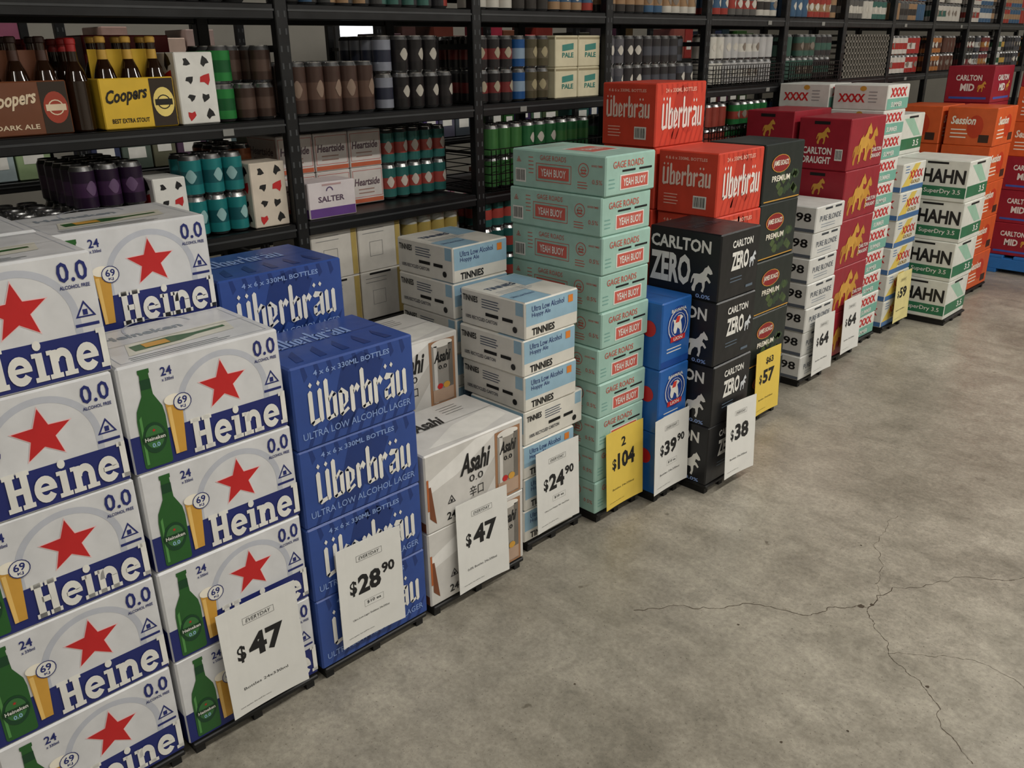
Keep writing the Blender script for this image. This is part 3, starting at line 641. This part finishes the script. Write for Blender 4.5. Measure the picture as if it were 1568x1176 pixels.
# ------------------------------------------------------------------ floor
fm=bpy.data.materials.new("polished_concrete"); fm.use_nodes=True; nt=fm.node_tree; b=nt.nodes["Principled BSDF"]
tc=nt.nodes.new("ShaderNodeTexCoord")
def noise(s,d=6,r=.6,dist=0,sc=None):
    n=nt.nodes.new("ShaderNodeTexNoise"); n.inputs["Scale"].default_value=s; n.inputs["Detail"].default_value=d; n.inputs["Roughness"].default_value=r; n.inputs["Distortion"].default_value=dist
    if sc:
        mp=nt.nodes.new("ShaderNodeMapping"); mp.inputs["Scale"].default_value=sc; mp.inputs["Rotation"].default_value=(0,0,.5); nt.links.new(tc.outputs["Object"],mp.inputs["Vector"]); nt.links.new(mp.outputs[0],n.inputs["Vector"])
    else: nt.links.new(tc.outputs["Object"],n.inputs["Vector"])
    return n
def ramp(src,p0,c0,p1,c1):
    r=nt.nodes.new("ShaderNodeValToRGB"); r.color_ramp.elements[0].position=p0; r.color_ramp.elements[0].color=c0; r.color_ramp.elements[1].position=p1; r.color_ramp.elements[1].color=c1
    nt.links.new(src,r.inputs["Fac"]); return r
n1=noise(1.3,8,.6,.4); n2=noise(60,6,.75); n3=noise(9,8,.75,.6); n4=noise(150,2,.5); n5=noise(2.2,4,.6,0,(.35,3.5,1)); n6=noise(14,3,.5)
g=lambda a,bb,c:(lin(a),lin(bb),lin(c),1)
r1=ramp(n1.outputs["Fac"],.34,g(136,130,117),.66,g(174,168,154))
r3=ramp(n3.outputs["Fac"],.38,(.78,.78,.78,1),.6,(1.05,1.05,1.05,1))
r2=ramp(n2.outputs["Fac"],.3,(.70,.70,.70,1),.62,(1.06,1.06,1.06,1))
r4=ramp(n4.outputs["Fac"],.28,(.5,.48,.46,1),.35,(1,1,1,1))
r5=ramp(n5.outputs["Fac"],.30,(.82,.82,.81,1),.5,(1,1,1,1))
r6=ramp(n6.outputs["Fac"],.24,(.55,.53,.5,1),.28,(1,1,1,1))
def mul(a,c):
    m=nt.nodes.new("ShaderNodeMix"); m.data_type='RGBA'; m.blend_type='MULTIPLY'; m.inputs[0].default_value=1; nt.links.new(a,m.inputs[6]); nt.links.new(c,m.inputs[7]); return m.outputs[2]
c=r1.outputs[0]
for q in (r3,r2,r4,r5,r6): c=mul(c,q.outputs[0])
nt.links.new(c,b.inputs["Base Color"])
rr_=ramp(n3.outputs["Fac"],.3,(.26,.26,.26,1),.7,(.44,.44,.44,1)); nt.links.new(rr_.outputs[0],b.inputs["Roughness"])
bp=nt.nodes.new("ShaderNodeBump"); bp.inputs["Strength"].default_value=.12; bp.inputs["Distance"].default_value=.01; nt.links.new(n2.outputs["Fac"],bp.inputs["Height"]); nt.links.new(bp.outputs[0],b.inputs["Normal"])
mb=MB(); mb.box(-7,4.5,-3,12,-.1,0,fm); fl=mb.obj("floor")
CK=M((84,74,62),.9)
rc=random.Random(5)
def crack(pts,w=.002):
    P=[Vector((x,y,0)) for x,y in pts]
    for _ in range(5):
        Q=[]
        for a,bb in zip(P[:-1],P[1:]):
            d=(bb-a); n=Vector((-d.y,d.x,0)); Q+= [a,a+d*.5+n*rc.uniform(-.16,.16)]
        Q.append(P[-1]); P=Q
    mb=MB(); t=Vector((0,0,.0006))
    for a,bb in zip(P[:-1],P[1:]):
        d=(bb-a).normalized(); n=Vector((-d.y,d.x,0))*w*rc.uniform(.15,.6)
        mb.add([a-n+t,bb-n+t,bb+n+t,a+n+t],[(0,1,2,3)],CK)
    mb.obj("crack",fl)
crack([(-1.285,1.769),(-.92,2.1),(-.782,2.28),(-.495,2.776),(-.1,3.2)],.0028)
crack([(-.782,2.28),(-.651,2.112),(-.512,2.03),(-.341,1.857)],.0022)
crack([(-.782,2.28),(-.86,2.55),(-.94,2.884)],.0016)
crack([(-.651,2.112),(-.45,2.25),(-.3,2.2)],.0013)
mb=MB(); rp=random.Random(3)
for cx,cy,s in ((-.80,2.27,.014),(-.78,2.30,.008),(-1.02,1.93,.005),(-.52,2.05,.006),(-.7,1.6,.005),(-1.2,1.4,.004),(-.95,2.6,.004),(-1.3,2.4,.004),(-.6,1.75,.005)):
    mb.add([(cx+s*rp.uniform(.5,1)*math.cos(k*.785),cy+s*rp.uniform(.5,1)*math.sin(k*.785),.0009) for k in range(8)],[tuple(range(8))],M((70,60,48),.9))
mb.obj("surface_pits",fl)
# ------------------------------------------------------------------ room shell
WM=M((178,174,164),.8,name="painted_plasterboard",scale=3); CM_=M((60,60,60),.9,name="ceiling_paint",scale=3)
for nme,bx in (("wall_left",(-7.1,-7,-3,12,0,4.2)),("wall_right",(4.5,4.6,-3,12,0,4.2)),("wall_back",(-7,4.5,-3.1,-3,0,4.2)),("wall_far",(-7,4.5,12,12.1,0,4.2))):
    mb=MB(); mb.box(*bx,WM); mb.obj(nme)
mb=MB(); mb.box(-7,4.5,-3,12,4.2,4.3,CM_); mb.obj("ceiling")
mb=MB(); FR=M((40,40,42),.5); mb.box(-6.995,-6.98,4.72,5.20,1.3,2.1,M((235,242,250),.5,0,0,.3,name="glare_glow",emit=3))  # framed glowing panel, added to give a bright glare behind the racks
for y in(4.67,5.2): mb.box(-7,-6.95,y,y+.05,1.25,2.15,FR)
for z in(1.25,2.1): mb.box(-7,-6.95,4.67,5.25,z,z+.05,FR)
mb.obj("glare_panel_1")
HOUS=M((230,230,228),.5); DIFF=M((255,248,238),.6,0,0,.3,name="lamp_diffuser",emit=6)
def lamp(x,y,p,z=3.4,l=2.4):
    mb=MB(); mb.box(x-.09,x+.09,y-l/2,y+l/2,z+.03,z+.09,HOUS,.005); mb.box(x-.07,x+.07,y-l/2+.02,y+l/2-.02,z+.012,z+.03,DIFF)
    for yy in(y-l/3,y+l/3): mb.box(x-.004,x+.004,yy-.004,yy+.004,z+.09,4.2,HOUS)
    o=mb.obj("linear_pendant_light")
    ld=bpy.data.lights.new("tube",'AREA'); ld.shape='RECTANGLE'; ld.size=.16; ld.size_y=l; ld.energy=p; ld.color=(1,.962,.89)
    lo=bpy.data.objects.new("tube",ld); COL.objects.link(lo); lo.location=(x,y,z); lo.parent=o
for y,p in ((-1.2,24),(1.8,54),(4.8,66),(7.8,62),(10.6,46)): lamp(.35,y,p)
for y,p in ((0.2,20),(3.4,42),(6.6,48)): lamp(2.6,y,p)
for y in (0.6,3.6,6.8): lamp(-3.75,y,22)
w=bpy.data.worlds.new("world"); SC.world=w; w.use_nodes=True; w.node_tree.nodes["Background"].inputs[0].default_value=(1,.97,.93,1); w.node_tree.nodes["Background"].inputs[1].default_value=.2
# ------------------------------------------------------------------ camera
cd=bpy.data.cameras.new("camera"); co=bpy.data.objects.new("camera",cd); COL.objects.link(co); SC.camera=co
r=Vector((.7042,.7099,-.0130)).normalized(); f=Vector((-.6637,.6517,-.3671)).normalized(); u=r.cross(f).normalized(); r=f.cross(u)
mt=Matrix((( r.x,u.x,-f.x,0),(r.y,u.y,-f.y,0),(r.z,u.z,-f.z,1.6),(0,0,0,1))); co.matrix_world=mt
cd.sensor_width=36; cd.lens=1300/1568*36; cd.clip_start=.02
SC.view_settings.view_transform='Standard'; SC.view_settings.look='None'; SC.view_settings.exposure=0
